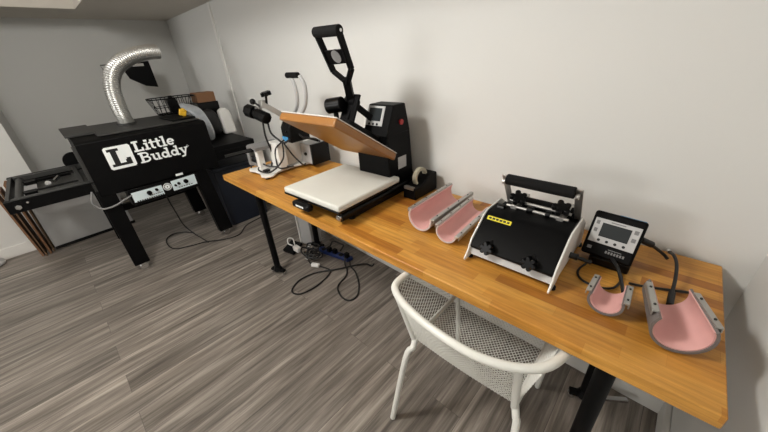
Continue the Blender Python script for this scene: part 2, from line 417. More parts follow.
# ------------------------------------------------------------------ conveyor dryer
dr = thing('conveyor_dryer', 'black tabletop conveyor dryer on four legs with foil duct on top', 'dryer', (-3.37, -.85, 0))
xf, xb = -3.0, -3.72
hd = MB()
A = [(xf, .645), (xf, 1.008), (xf-.03, 1.022), (xb, 1.03), (xb, .645)]
V0 = [hd.bm.verts.new((p[0], -1.215, p[1])) for p in A]; V1 = [hd.bm.verts.new((p[0], -.42, p[1])) for p in A]
hd.bm.faces.new(V0); hd.bm.faces.new(V1[::-1])
for k in range(5): hd.bm.faces.new((V0[k], V1[k], V1[(k+1) % 5], V0[(k+1) % 5]))
hood = hd.build('heat_chamber', 'black', dr, bevel=.003)
MB().box((xb-.02, -1.235, 1.028), (-3.22, -1.07, 1.042)).build('inlet_flap', 'dark', dr, bevel=.002)  # greyer than the black front: light from above put into the colour
MB().box((xb+.03, -1.08, 1.027), (xf-.06, -.44, 1.036)).build('top_cover', 'dark', dr, bevel=.002)  # same grey, overhead light on the top painted in
MB().box((xf-.03, -1.235, .66), (xf-.01, -1.215, 1.0)).build('corner_trim', 'dark', dr, bevel=.002)
# conveyor: two side rails, belt, rollers
for xx in (xf-.01, xb+.0):
    MB().box((xx-.03, -1.635, .685), (xx, -.065, .755)).box((xx-.045, -1.635, .752), (xx+.003, -.065, .76)).build('side_rail', 'black', dr, bevel=.002)
MB().box((xf-.045, -1.60, .735), (xf-.012, -1.22, .768)).box((xb+.02, -1.60, .735), (xb+.055, -1.22, .768)).build('rail_cap', 'dark', dr, bevel=.003)
MB().box((xb+.06, -1.30, .72), (xf-.06, -.12, .728)).build('belt', 'belt', dr)
MB().cyl((xb+.0, -1.575, .74), (xf-.04, -1.575, .74), .02).cyl((xb+.05, -.1, .73), (xf-.05, -.1, .73), .025).build('end_roller', 'dark', dr)
MB().box((xb, -1.63, .70), (xf-.03, -1.61, .76)).box((xb+.04, -1.28, .735), (xf-.04, -1.255, .765)).build('cross_bar', 'dark', dr, bevel=.002)
MB().box((xb+.06, -1.50, .70), (xf-.06, -1.30, .705)).build('catch_tray', 'belt', dr)
MB().cyl((xb-.02, -1.24, .79), (xb+.0, -1.24, .79), .07, seg=28).build('guide_disc', 'black', dr)
for dx in (.14, .46):
    MB().box((xb+dx, -1.55, .725), (xb+dx+.07, -1.49, .75)).cyl((xb+dx+.035, -1.56, .745), (xb+dx+.035, -1.27, .745), .006).build('tension_bracket', 'black', dr, bevel=.002)
MB().cyl((xb+.32, -1.43, .74), (xb+.40, -1.43, .752), .016).cyl((xb+.32, -1.40, .74), (xb+.27, -1.37, .752), .012).build('bright_clip', 'chrome', dr)
MB().cyl((xf-.005, -1.585, .722), (xf+.012, -1.585, .722), .015, seg=6).cyl((xf+.01, -1.585, .722), (xf+.02, -1.585, .722), .008).cyl((xf-.005, -1.54, .738), (xf+.006, -1.54, .738), .006).build('bolt', 'chrome', dr)
MB().box((xf-.02, -.35, .70), (xf+.006, -.12, .72)).cyl((xf-.002, -.33, .71), (xf+.01, -.33, .71), .01).build('bolt_plate', 'dark', dr)
# outlet shelf on the right
MB().box((xb, -.42, .755), (xf-.01, -.065, .80)).build('outlet_shelf', 'black', dr, bevel=.004)
# stand
for (lx, ly, sl) in ((xf, -1.18, .0), (xf, -.545, .03), (xb, -1.18, 0), (xb, -.545, .03)):
    xo = -.07 if lx == xf else .07
    g = MB()
    P = [(ly-.055-sl, .69), (ly+.045-sl, .69), (ly+.045+sl, .065), (ly-.055+sl*.6, .065)]
    g.prism([(p[0], p[1]) for p in P], 'x', lx-.004, lx+xo)
    lg = g.build('leg', 'black', dr, bevel=.003)
    for yy in (ly+.0+sl*.8,):
        MB().cyl((lx+xo/2-.012, yy, .03), (lx+xo/2+.012, yy, .03), .03).build('caster_wheel', 'chrome', lg, bevel=.004)
        MB().box((lx+xo/2-.018, yy-.016, .045), (lx+xo/2+.018, yy+.016, .07)).build('caster_fork', 'chrome', lg, bevel=.003)
MB().box((xb+.03, -1.16, .30), (xb+.07, -.56, .36)).build('stretcher', 'black', dr, bevel=.003)
# control box
MB().box((-3.10, -1.09, .645), (-3.0, -.60, .66)).box((-3.2, -1.075, .525), (-3.003, -.605, .645)).build('control_box', 'satin', dr, bevel=.003)
cpan = MB().quadbox([(-3.002, -1.06, .545), (-3.002, -.865, .545), (-3.002, -.865, .62), (-3.002, -1.06, .62)], .004).quadbox([(-3.002, -.80, .548), (-3.002, -.625, .552), (-3.002, -.625, .635), (-3.002, -.80, .628)], .004)
cp = cpan.build('control_plate', 'panel', dr)
k = MB()
k.cyl((-3.0, -.955, .59), (-2.985, -.955, .59), .016).cyl((-3.0, -.905, .598), (-2.985, -.905, .598), .010).cyl((-3.0, -.70, .60), (-2.985, -.70, .60), .016).cyl((-3.0, -.752, .598), (-2.985, -.752, .598), .010).cyl((-3.0, -.777, .590), (-2.987, -.777, .590), .008)
k.build('control_knob', 'black', dr)
k = MB()
for q_ in range(12): k.box((-3.001, -1.045+q_*.015, .546), (-2.9995, -1.045+q_*.015+.009, .553-.0)) 
for q_ in range(7): k.box((-3.001, -.96+q_*.013, .566), (-2.9995, -.96+q_*.013+.008, .571))
for q_ in range(6): k.box((-3.001, -.76+q_*.018, .563), (-2.9995, -.76+q_*.018+.01, .569))
k.build('plate_lettering', 'ink', dr, whole=True, smooth=False)
k = MB()
def ring(mb, c, r, w, x, seg=24, a0=0, a1=2*PI):
    n = seg
    for i in range(n):
        a = a0+(a1-a0)*i/n; b = a0+(a1-a0)*(i+1)/n
        q = [(r-w/2, a), (r+w/2, a), (r+w/2, b), (r-w/2, b)]
        vs = [mb.bm.verts.new((x, c[0]+rr*math.cos(t), c[1]+rr*math.sin(t))) for rr, t in q]
        mb.bm.faces.new(vs)
ring(k, (-.832, .595), .026, .005, -2.9995); ring(k, (-.832, .595), .010, .010, -2.9995)
ring(k, (-.832, .595), .018, .003, -2.9995)
k.box((-3.002, -.75, .655), (-2.9985, -.70, .672))
k.build('round_gauge', 'logo', dr, smooth=False, whole=True)
# ---- lettering "Little Buddy" in slab-serif
def stroke(mb, pts, w, X):
    """flat thick polyline in (y,z)"""
    P = [Vector((p[0], p[1])) for p in pts]
    for a, b in zip(P[:-1], P[1:]):
        X += .000004
        d = (b-a).normalized(); n = Vector((-d.y, d.x))*w/2; e = d*w*.12
        q = [a-e+n, a-e-n, b+e-n, b+e+n]
        A_ = [mb.bm.verts.new((X, v.x, v.y)) for v in q]; B_ = [mb.bm.verts.new((X-.0015, v.x, v.y)) for v in q]
        mb.bm.faces.new(A_)
        for k_ in range(4): mb.bm.faces.new((A_[k_], B_[k_], B_[(k_+1) % 4], A_[(k_+1) % 4]))
def arc(cx_, cy_, rx, ry, a0, a1, n=14):
    return [(cx_+rx*math.cos(math.radians(a0+(a1-a0)*i/n)), cy_+ry*math.sin(math.radians(a0+(a1-a0)*i/n))) for i in range(n+1)]
W = .17
GL = {  # glyphs: (advance, [strokes as (points, width)])
 'L': (.74, [([(.2, 0), (.2, 1)], .2), ([(.02, .07), (.66, .07)], .14), ([(.02, .93), (.4, .93)], .14), ([(.6, .05), (.6, .32)], .13)]),
 'i': (.36, [([(.18, 0), (.18, .66)], .18), ([(.01, .06), (.35, .06)], .12), ([(.02, .62), (.2, .62)], .12), ([(.09, .88), (.27, .88)], .18)]),
 't': (.42, [([(.18, .14), (.18, .9)], .18), ([(0, .63), (.38, .63)], .12), (arc(.3, .17, .12, .11, 180, 300), .13)]),
 'l': (.36, [([(.18, 0), (.18, 1)], .18), ([(.01, .06), (.35, .06)], .12), ([(.02, .95), (.2, .95)], .12)]),
 'e': (.6, [(arc(.3, .33, .2, .26, 0, 320), .16), ([(.14, .35), (.5, .35)], .11)]),
 'B': (.80, [([(.2, 0), (.2, 1)], .2), ([(.02, .06), (.42, .06)], .13), ([(.02, .94), (.4, .94)], .13), ([(.2, .53), (.42, .53)], .12), (arc(.42, .735, .2, .2, -90, 90), .13), (arc(.42, .3, .25, .235, -90, 90), .14)]),
 'u': (.68, [([(.16, .2), (.16, .66)], .17), ([(0, .62), (.16, .62)], .12), (arc(.3, .22, .14, .15, 180, 300), .15), ([(.5, 0), (.5, .66)], .17), ([(.36, .62), (.5, .62)], .12), ([(.5, .05), (.66, .05)], .11)]),
 'd': (.68, [(arc(.27, .33, .18, .25, 20, 340), .15), ([(.5, 0), (.5, 1)], .17), ([(.34, .95), (.5, .95)], .12), ([(.5, .05), (.66, .05)], .11)]),
 'y': (.62, [([(.12, .62), (.33, .06)], .17), ([(.53, .62), (.28, -.2)], .13), ([(0, .63), (.26, .63)], .11), ([(.4, .63), (.64, .63)], .11), ([(.06, -.24), (.3, -.2)], .13)]),
}
def write(mb, txt, y0, z0, h, width, X):
    n_ = 0
    tot = sum(GL[c][0] for c in txt); k_ = width/tot; y_ = y0
    for c in txt:
        adv, st_ = GL[c]
        for pts, w in st_:
            n_ += 1
            stroke(mb, [(y_+px*k_, z0+pz*h) for px, pz in pts], w*(k_+h)/2, X+n_*.00006)
        y_ += adv*k_
lt = MB()
write(lt, 'Little', -.935, .894, .072, .262, -2.9985)
write(lt, 'Buddy', -.925, .810, .072, .318, -2.9985)
ring(lt, (-.600, .862), .006, .002, -2.9985)
lt.build('lettering', 'logo', dr, whole=True, smooth=False, label='white slab lettering reading Little Buddy')
lb = MB()
c0, c1 = (-1.098, .806), (-.948, .96)
# rounded square with an L cut out: built as frame pieces around the dark letter
lb.prism([(c0[0]+.01, c0[1]), (c1[0]-.01, c0[1]), (c1[0], c0[1]+.01), (c1[0], c1[1]-.01), (c1[0]-.01, c1[1]), (c0[0]+.01, c1[1]), (c0[0], c1[1]-.01), (c0[0], c0[1]+.01)], 'x', -3.0, -2.9985)
lb.build('logo_square', 'logo', dr, smooth=False)
ll = MB()
for a, b in (((-1.066, .83), (-1.034, .945)), ((-1.082, .825), (-.968, .842)), ((-1.082, .928), (-1.018, .945)), ((-.992, .83), (-.968, .872)), ((-1.0, .842), (-.978, .862))):
    ll.box((-2.9985, a[0], a[1]), (-2.9972+.0001*len(ll.bm.verts)/8, b[0], b[1]))
ll.build('logo_letter', 'ink', dr, whole=True, smooth=False)
# duct
dp = [(-3.40, -.852, 1.03), (-3.40, -.857, 1.09), (-3.41, -.858, 1.195), (-3.42, -.842, 1.313), (-3.44, -.785, 1.42), (-3.47, -.675, 1.49), (-3.50, -.55, 1.525), (-3.53, -.44, 1.53)]
def rip(t, i): return .051+.0042*(1 if i % 2 else -1)
MB().tube(dp, .05, seg=28, sub=16, rf=rip).build('exhaust_duct', 'foil', dr, ang=60, label='ribbed silver foil exhaust duct')
MB().cyl((-3.40, -.855, 1.03), (-3.40, -.855, 1.05), .064, seg=28).build('duct_collar', 'dark', dr)
MB().tube([(-3.005, -1.25, .70), (-2.985, -1.275, .63), (-2.98, -1.24, .575), (-2.975, -1.17, .575), (-2.985, -1.10, .598), (-3.0, -1.06, .605)], .006, seg=8).build('grey_cable', 'greyp', dr)

# basket on top of the dryer
bk = thing('wire_basket', 'black wire basket on top of the dryer behind the foil duct', 'basket', (-3.62, -.42, 1.036))
def rect(x0, x1, y0, y1, z, rr=.05):
    return [(x0+rr, y0, z), (x1-rr, y0, z), (x1, y0+rr, z), (x1, y1-rr, z), (x1-rr, y1, z), (x0+rr, y1, z), (x0, y1-rr, z), (x0, y0+rr, z)]
b = MB()
X0, X1, Y0, Y1 = -3.72, -3.5, -.62, -.275
b.tube(rect(X0, X1, Y0, Y1, 1.175), .005, seg=6, sub=4, closed=True)
b.tube(rect(X0+.02, X1-.02, Y0+.03, Y1-.03, 1.105), .003, seg=6, sub=3, closed=True)
b.tube(rect(X0+.03, X1-.03, Y0+.045, Y1-.045, 1.045), .004, seg=6, sub=3, closed=True)
for i in range(8):
    y_ = Y0+.05+i*(Y1-Y0-.1)/7
    b.tube([(X0, y_, 1.175), (X0+.03, y_, 1.045), (X1-.03, y_, 1.045), (X1, y_, 1.175)], .0028, seg=6, smooth=False)
for i in range(4):
    x_ = X0+.04+i*.05
    b.tube([(x_, Y0, 1.175), (x_, Y0+.045, 1.045), (x_, Y1-.045, 1.045), (x_, Y1, 1.175)], .0028, seg=6, smooth=False)
b.build('basket_frame', 'black', bk, whole=True)
tag(MB().box((-3.65, -.49, 1.052), (-3.57, -.41, 1.17), rot=RX(.15)).cyl((-3.61, -.45, 1.16), (-3.61, -.45, 1.19), .02).build('black_bottle', 'satin', bevel=.008), 'small black box-shaped container standing in the wire basket', 'container')
# black baking tray / pad lying in front of basket
tag(MB().box((-3.42, -.62, 1.037), (-3.12, -.45, 1.05), rot=RZ(.06)).build('folded_pad', 'black', bevel=.004), 'flat dark pad lying on the dryer top in front of the basket', 'pad')
# cardboard box at the right end, things around it
bx = thing('cardboard_box', 'brown cardboard box on a black carton beside the wire basket', 'box', (-3.6, -.16, 1.1))
MB().box((-3.72, -.25, 1.10), (-3.57, -.085, 1.185)).build('carton', 'card', bx, bevel=.003)
MB().box((-3.72, -.135-.03, 1.184), (-3.57, -.135-.02, 1.186)).build('flap_seam', 'kraft', bx)
tag(MB().box((-3.72, -.255, .802), (-3.575, -.075, 1.0)).box((-3.72, -.26, 1.0), (-3.57, -.07, 1.099)).build('black_carton', 'satin', bevel=.004), 'tall black carton under the small brown cardboard box', 'box')
# clear bag with yellow tape hanging over the dryer end
def blob(path, w, d, m, name, par=None, seed=1, seg=16):
    rnd = random.Random(seed); mb = MB(); rings = []
    for i, p in enumerate(path):
        p = Vector(p); ww = w[i]; dd = d[i]
        rings.append([mb.bm.verts.new((p.x+dd*math.cos(2*PI*k/seg)*(1+rnd.uniform(-.16, .16)), p.y+ww*math.sin(2*PI*k/seg)*(1+rnd.uniform(-.12, .12)), p.z+rnd.uniform(-.006, .006))) for k in range(seg)])
    for A_, B_ in zip(rings[:-1], rings[1:]):
        for k in range(seg): mb.bm.faces.new((A_[k], A_[(k+1) % seg], B_[(k+1) % seg], B_[k]))
    mb.bm.faces.new(rings[0]); mb.bm.faces.new(rings[-1])
    o = mb.build(name, m, par); s_ = o.modifiers.new('sub', 'SUBSURF'); s_.levels = 1; s_.render_levels = 2
    return o
pb = thing('plastic_bag', 'clear plastic bag draped down the right end of the dryer chamber', 'bag', (-3.3, -.33, .81))
blob([(-3.24, -.345, .81), (-3.24, -.345, .90), (-3.25, -.35, .99), (-3.27, -.385, 1.08), (-3.31, -.42, 1.11), (-3.35, -.45, 1.14)], [.045, .052, .052, .055, .055, .02], [.05, .05, .045, .03, .03, .01], 'poly', 'bag_film', pb, 4)
tag(MB().box((-3.235, -.52, 1.055), (-3.205, -.47, 1.105), rot=RX(-.35)).cyl((-3.22, -.49, 1.10), (-3.20, -.49, 1.10), .014).cyl((-3.22, -.50, 1.07), (-3.22, -.485, 1.042), .012, .006).build('yellow_tool', mat('yellow_plastic', (224, 176, 40), .45), bevel=.008), 'small yellow plastic tool lying against the clear bag on the dryer', 'tool')
tag(blob([(-3.48, -.21, .803), (-3.48, -.21, .90), (-3.49, -.21, 1.0), (-3.50, -.22, 1.05)], [.07, .075, .07, .03], [.06, .06, .05, .02], 'cord', 'black_bag', None, 9), 'dark crumpled black bag between the clear bag and the white bag', 'bag')
tag(MB().prism([(-.135, .802), (-.02, .802), (-.035, .99), (-.06, 1.035), (-.10, 1.045), (-.14, 1.02)], 'x', -3.50, -3.43).build('white_bag', 'white', bevel=.018, seg=4), 'white bag standing on the dryer end beside the white wall', 'bag')

# navy bin under the dryer's outlet
nb = thing('storage_bin', 'dark navy plastic storage bin under the right end of the dryer', 'bin', (-3.35, -.24, 0))
g = MB(); g.prism([(-.42, 0), (-.05, 0), (-.03, .56), (-.44, .56)], 'x', -3.55, -3.15).build('bin_body', 'navy', nb, bevel=.012)
MB().box((-3.565, -.45, .56), (-3.135, -.022, .59)).build('lid', 'navy', nb, bevel=.006)

# wall-mounted black cone shade behind the duct
cs = thing('wall_fan_shade', 'black triangular metal shade with thin wire arm on the far wall behind the duct', 'shade', (-4.5, -.42, 1.4))
g = MB()
P3 = [(-.56, 1.47), (-.305, 1.485), (-.30, 1.23), (-.40, 1.25), (-.52, 1.33)]
g.prism(P3, 'x', -4.53, -4.50).build('shade_plate', 'black', cs, bevel=.004)
MB().tube([(-4.51, -.56, 1.47), (-4.53, -.71, 1.468), (-4.53, -.70, 1.42), (-4.52, -.62, 1.38)], .004, seg=6, smooth=False).cyl((-4.6, -.4, 1.42), (-4.53, -.4, 1.42), .012).build('wire_arm', 'black', cs)
MB().box((-4.50, -.46, 1.44), (-4.497, -.36, 1.465)).build('bright_label', 'alu', cs)

# leaning boards and panel at the left
lp = thing('leaning_panel', 'white panel with dark bottom edge leaning behind the dryer legs', 'panel', (-4.15, -1.4, 0))
g = MB().quadbox([(-4.10, -1.655, .02), (-4.13, -1.05, .02), (-4.22, -1.07, .62), (-4.22, -1.64, .62)], .012).build('board', 'lgrey', lp, bevel=.002)
MB().quadbox([(-4.085, -1.655, .0), (-4.115, -1.04, .0), (-4.125, -1.04, .025), (-4.095, -1.655, .025)], .035).build('dark_edge', 'black', lp)
for i, (lab, y0, h_, xa) in enumerate((('brown cardboard sheet standing nearest the white leaning panel', -1.675, .60, -4.06),
        ('dark brown board, second from the white leaning panel', -1.70, .66, -4.03),
        ('light-edged cardboard sheet, second from the left picture edge', -1.725, .62, -4.01),
        ('brown cardboard sheet standing nearest the left picture edge', -1.75, .58, -4.03))):
    g = MB().quadbox([(-4.20, y0, .0), (xa, y0, .0), (xa, y0-.015*(i-1), h_), (-4.20, y0-.015*(i-1), h_)], .014 if i % 2 else .009)
    tag(g.build('cardboard_sheet', 'kraft' if i % 2 == 0 else 'card'), lab, 'cardboard')
tag(blob([(-4.18, -2.02, 0.0), (-4.18, -2.02, .03), (-4.2, -2.03, .06)], [.06, .05, .02], [.09, .08, .03], 'lgrey', 'crumpled_rag', None, 3), 'crumpled pale grey cloth on the floor at the left edge', 'cloth')

# ------------------------------------------------------------------ flat heat press
hpz = TZ
pr = thing('heat_press', 'black clamshell heat press with open amber plate and white pad', 'heat press', (-1.36, -.3, TZ))
MB().box((-1.50, -.52, .757), (-1.22, -.06, .79)).box((-1.42, -.50, .79), (-1.30, -.2, .828)).build('base_frame', 'black', pr, bevel=.004)
for xx in (-1.50, -1.205):
    rl = MB().cyl((xx, -.57, .783), (xx, -.06, .783), .022).box((xx-.02, -.5, .757), (xx+.02, -.06, .785)).build('slide_rail', 'satin', pr, bevel=.002)
    MB().cyl((xx, -.582, .783), (xx, -.569, .783), .015).build('rail_end', 'chrome', rl, bevel=.002)
    for yy in (-.5, -.12): MB().cyl((xx, yy, .75), (xx, yy, .76), .016).build('rubber_foot', 'rubber', rl)
MB().box((-1.57, -.605, .822), (-1.165, -.20, .832)).build('lower_plate', 'satin', pr, bevel=.003)
MB().box((-1.563, -.608, .832), (-1.160, -.195, .862)).build('press_pad', 'pad', pr, bevel=.010, seg=4)
hnd = MB().box((-1.47, -.635, .79), (-1.345, -.6, .822)).build('pull_handle', 'satin', pr, bevel=.010, seg=3)
mb = MB()
for i in range(5): mb.box((-1.435+i*.012, -.6362, .803), (-1.427+i*.012, -.635, .812))
mb.build('handle_print', 'logo', hnd, whole=True, smooth=False)
# column
col = MB().prism([(-.235, .757), (-.235, 1.0), (-.235, 1.075), (-.062, 1.075), (-.045, .90), (-.03, .757)], 'x', -1.405, -1.193).build('column', 'black', pr, bevel=.006)
ctrl = MB().prism([(-.245, 1.06), (-.185, 1.197), (-.095, 1.197), (-.06, 1.06)], 'x', -1.345, -1.192).build('control_head', 'black', pr, bevel=.006)
# sloped face: from (y -.245,z1.06) to (-.185,1.197)
fd = Vector((0, .06, .137)).normalized(); fn = Vector((0, -fd.z, fd.y))
def face_pt(x, t, off=.001): p = Vector((x, -.245, 1.06))+fd*t; return p+fn*off
scr = MB().quadbox([face_pt(-1.34, .05, .002), face_pt(-1.235, .05, .002), face_pt(-1.235, .142, .002), face_pt(-1.34, .142, .002)], .004).build('screen_bezel', 'lgrey', ctrl)
MB().quadbox([face_pt(-1.328, .072, .004), face_pt(-1.25, .072, .004), face_pt(-1.25, .132, .004), face_pt(-1.328, .132, .004)], .004).build('screen', 'screen', scr)
mb = MB()
for xx in (-1.315, -1.29, -1.265): mb.cyl(face_pt(xx, .057, .001), face_pt(xx, .057, .005), .006, seg=12)
mb.build('bezel_button', 'ink', scr)
MB().cyl((-1.192, -.135, 1.115), (-1.184, -.135, 1.115), .013).build('power_switch', 'red', ctrl)
MB().box((-1.193, -.165, .885), (-1.191, -.10, .945)).build('rating_label', 'lgrey', col, label='pale rating label on the black column')
MB().cyl((-1.33, -.05, .80), (-1.15, -.05, .80), .035).box((-1.25, -.10, .757), (-1.16, -.03, .79)).build('hinge_barrel', 'black', pr, bevel=.003)
# linkage & handle
H = Vector((-1.37, -.275, 1.215))
MB().bar(H, (-1.30, -.17, 1.10), .045, .03).cyl((-1.40, -.135, 1.10), (-1.27, -.135, 1.10), .024).cyl(H+Vector((-.035, 0, 0)), H+Vector((.035, 0, 0)), .024).build('lift_arm', 'black', pr, bevel=.003)
MB().bar((-1.385, -.27, 1.25), (-1.385, -.35, 1.10), .012, .035, up=(1, 0, 0)).bar((-1.33, -.27, 1.25), (-1.33, -.35, 1.10), .012, .035, up=(1, 0, 0)).build('link_plate', 'black', pr, bevel=.002)
MB().cyl((-1.448, -.355, 1.205), (-1.372, -.33, 1.215), .034, seg=28).cyl((-1.44, -.32, 1.20), (-1.41, -.34, 1.08), .012).build('pressure_knob', 'satin', pr, bevel=.004)
hd_ = MB()
TL, TR = Vector((-1.395, -.405, 1.495)), Vector((-1.262, -.405, 1.492))
ML, MR = Vector((-1.402, -.335, 1.352)), Vector((-1.292, -.33, 1.358)); ST = Vector((-1.345, -.31, 1.302))
for a, m_ in ((TL, ML), (TR, MR)):
    hd_.bar(a, m_, .014, .026, up=(0, 1, 0)).bar(m_, ST, .014, .026, up=(0, 1, 0))
hd_.bar(ST+Vector((0, -.005, .02)), H, .034, .028)
hd_.quadbox([TL.lerp(ML, .42), TR.lerp(MR, .42), TR.lerp(MR, .80), TL.lerp(ML, .80)], .008)
lev = hd_.build('lever_handle', 'black', pr, bevel=.002)
MB().cyl(TL+Vector((-.008, 0, .004)), TR+Vector((.006, 0, .004)), .020, seg=24).build('grip', 'rubber', lev, bevel=.003)
MB().cyl(TR+Vector((.006, 0, .004)), TR+Vector((.012, 0, .004)), .006).build('grip_screw', 'chrome', lev)
cc = TL.lerp(MR, .60)
nn = (TR-TL).cross(ML-TL).normalized()
if nn.y > 0: nn = -nn
MB().cyl(cc, cc+nn*.012, .026, seg=28).build('badge', 'greyp', lev)
# upper plate (tilted)
fu = Vector((0, -.36, .235)).normalized(); un = Vector((0, fu.z, -fu.y))  # un = plate top normal (up/back)
B0 = Vector((-1.552, -.21, .945)); wx = Vector((.375, 0, 0)); ln_ = fu*.42
if un.z < 0: un = -un
pl = MB().quadbox([B0+un*.036, B0+wx+un*.036, B0+wx+ln_+un*.036, B0+ln_+un*.036], .036, d=un).build('upper_plate', 'ptfe', pr, bevel=.006, label='amber coated upper heat plate')
MB().quadbox([B0+un*.040, B0+wx+un*.040, B0+wx+ln_+un*.040, B0+ln_+un*.040], .004, d=un).build('plate_casing', 'white', pr, bevel=.0015)
c_ = B0+wx/2+ln_/2+un*.04
MB().quadbox([c_+un*.04-Vector((.12, 0, 0))-fu*.14, c_+un*.04+Vector((.12, 0, 0))-fu*.14, c_+un*.04+Vector((.12, 0, 0))+fu*.08, c_+un*.04-Vector((.12, 0, 0))+fu*.08], .04, d=un).build('plate_bracket', 'black', pr, bevel=.004)
MB().bar(c_+un*.03, H, .05, .03).build('plate_arm', 'black', pr, bevel=.003)
pr.location.x -= .011; pr.rotation_euler.z = math.radians(2)
MB().tube([(-1.40, -.13, 1.05), (-1.44, -.10, .98), (-1.45, -.15, .99), (-1.43, -.24, 1.03)], .006, seg=8).build('power_lead', 'cord', pr)

# ------------------------------------------------------------------ cap press
cpx = thing('cap_press', 'white and grey cap heat press on the far left end of the table', 'heat press', (-2.14, -.28, TZ))
g = MB()
out = [(-2.275, -.47), (-2.235, -.485), (-2.19, -.47), (-2.12, -.47), (-2.06, -.495), (-2.02, -.485), (-2.005, -.44), (-2.05, -.38), (-2.06, -.25), (-2.03, -.16), (-2.03, -.09), (-2.08, -.07), (-2.2, -.07), (-2.26, -.10), (-2.255, -.2), (-2.22, -.26), (-2.225, -.38), (-2.275, -.42)]
g.prism(out, 'z', .762, .775).build('base_plate', 'white', cpx, bevel=.004)
g = MB()
for p in ((-2.25, -.45), (-2.04, -.465), (-2.06, -.1), (-2.22, -.1)): g.cyl((*p, .75), (*p, .764), .014)
g.build('rubber_foot', 'rubber', cpx)
g = MB(); n = 12
prof = [(-2.225+.115*i/n, .935+.018*math.sin(PI*i/n)) for i in range(n+1)]+[(-2.225+.115*(n-i)/n, .915+.015*math.sin(PI*(n-i)/n)) for i in range(n+1)]
g.shell(prof, -.47, -.30).build('cap_form', 'greyp', cpx)
MB().box((-2.195, -.44, .775), (-2.155, -.40, .92)).box((-2.20, -.45, .775), (-2.15, -.33, .79)).build('form_post', 'white', cpx, bevel=.003)
MB().quadbox([(-2.275, -.46, .80), (-2.24, -.46, .80), (-2.235, -.46, .88), (-2.275, -.46, .88)], .01).bar((-2.235, -.46, .82), (-2.2, -.43, .80), .008, .02).build('side_clamp', 'greyp', cpx, bevel=.003)
# body casing
MB().prism([(-.30, .775), (-.25, .95), (-.22, 1.09), (-.14, 1.09), (-.12, .775)], 'x', -2.175, -2.09).build('body_casing', 'white', cpx, bevel=.006)
MB().prism([(-.30, .95), (-.30, 1.04), (-.26, 1.10), (-.16, 1.10), (-.16, .95)], 'x', -2.05, -1.95).build('controller', 'satin', cpx, bevel=.006)
MB().box((-2.045, -.303, .957), (-1.98, -.301, .985)).build('blue_display', 'bluel', cpx)
rb = MB().box((-2.08, -.17, .775), (-1.955, -.04, .91)).build('power_box', 'lgrey', cpx, bevel=.004)
MB().box((-1.957, -.175, .775), (-1.935, -.035, .912)).build('box_end', 'satin', rb, bevel=.003)
MB().cyl((-2.02, -.17, .84), (-2.02, -.18, .84), .01).build('socket', 'ink', rb)
# upper arm, element and knobs
MB().bar((-2.045, -.39, 1.195), (-1.99, -.24, 1.07), .050, .03).box((-2.065, -.40, 1.17), (-2.02, -.36, 1.21)).build('swing_arm', 'alu', cpx, bevel=.004)
MB().cyl((-2.185, -.415, 1.15), (-2.125, -.405, 1.138), .040, seg=8).cyl((-2.125, -.405, 1.138), (-2.105, -.40, 1.132), .026, seg=16).cyl((-2.105, -.40, 1.132), (-2.025, -.385, 1.108), .036, seg=8).build('upper_element', 'satin', cpx, bevel=.004)
MB().bar((-2.17, -.40, 1.15), (-2.08, -.385, 1.165), .02, .02).cyl((-2.15, -.40, 1.14), (-2.15, -.40, 1.17), .01).build('element_bracket', 'alu', cpx, bevel=.002)
star(MB(), (-2.005, -.37, 1.245), (0, -.2, 1), .030, .022).cyl((-2.02, -.37, 1.19), (-2.005, -.37, 1.245), .007).build('adjusting_knob', 'satin', cpx, bevel=.002)
MB().ball((-2.085, -.42, 1.205), .017).cyl((-2.085, -.42, 1.205), (-2.05, -.40, 1.18), .006).build('small_knob', 'satin', cpx)
hn = MB()
hn.tube([(-2.06, -.18, 1.10), (-1.99, -.19, 1.155), (-1.955, -.20, 1.22), (-1.955, -.205, 1.28), (-1.975, -.21, 1.325)], .011, seg=10)
hn.tube([(-1.99, -.17, 1.10), (-1.905, -.185, 1.165), (-1.865, -.195, 1.235), (-1.862, -.20, 1.285), (-1.885, -.205, 1.325)], .011, seg=10)
lv = hn.build('lift_lever', 'lgrey', cpx)
MB().cyl((-2.005, -.213, 1.328), (-1.895, -.207, 1.328), .016).build('grip', 'rubber', lv, bevel=.003)
cab = MB()
cab.tube([(-2.08, -.36, 1.08), (-2.05, -.37, 1.02), (-2.02, -.35, .98), (-1.97, -.34, .96), (-1.945, -.31, .98)], .006, seg=8)
cab.tube([(-2.22, -.40, .80), (-2.15, -.46, .785), (-2.03, -.44, .79), (-1.99, -.36, .86), (-2.0, -.335, .96)], .005, seg=8)
cab.tube([(-2.26, -.46, .78), (-2.24, -.44, .84), (-2.12, -.40, .80), (-2.03, -.30, .79)], .005, seg=8)
cab.tube([(-1.99, -.33, .95), (-1.96, -.30, .87), (-1.95, -.25, .80), (-2.0, -.2, .785)], .005, seg=8)
cab.tube([(-2.10, -.38, 1.09), (-2.09, -.39, 1.0), (-2.12, -.36, .90), (-2.16, -.34, .84), (-2.13, -.38, .79)], .006, seg=8)
cab.tube([(-2.0, -.32, .97), (-2.05, -.36, .92), (-2.08, -.36, .85), (-2.02, -.38, .80), (-1.98, -.30, .80)], .005, seg=8)
cab.tube([(-1.96, -.24, 1.0), (-1.93, -.22, .97), (-1.92, -.15, .95), (-1.94, -.1, .92)], .006, seg=8)
cab.build('cable', 'cord', cpx)
MB().box((-2.15, -.36, .775), (-2.04, -.30, .95)).build('front_casing', 'white', cpx, bevel=.005)
MB().bar((-2.0, -.30, 1.02), (-1.93, -.12, .93), .03, .012).build('support_arm', 'satin', cpx, bevel=.002)
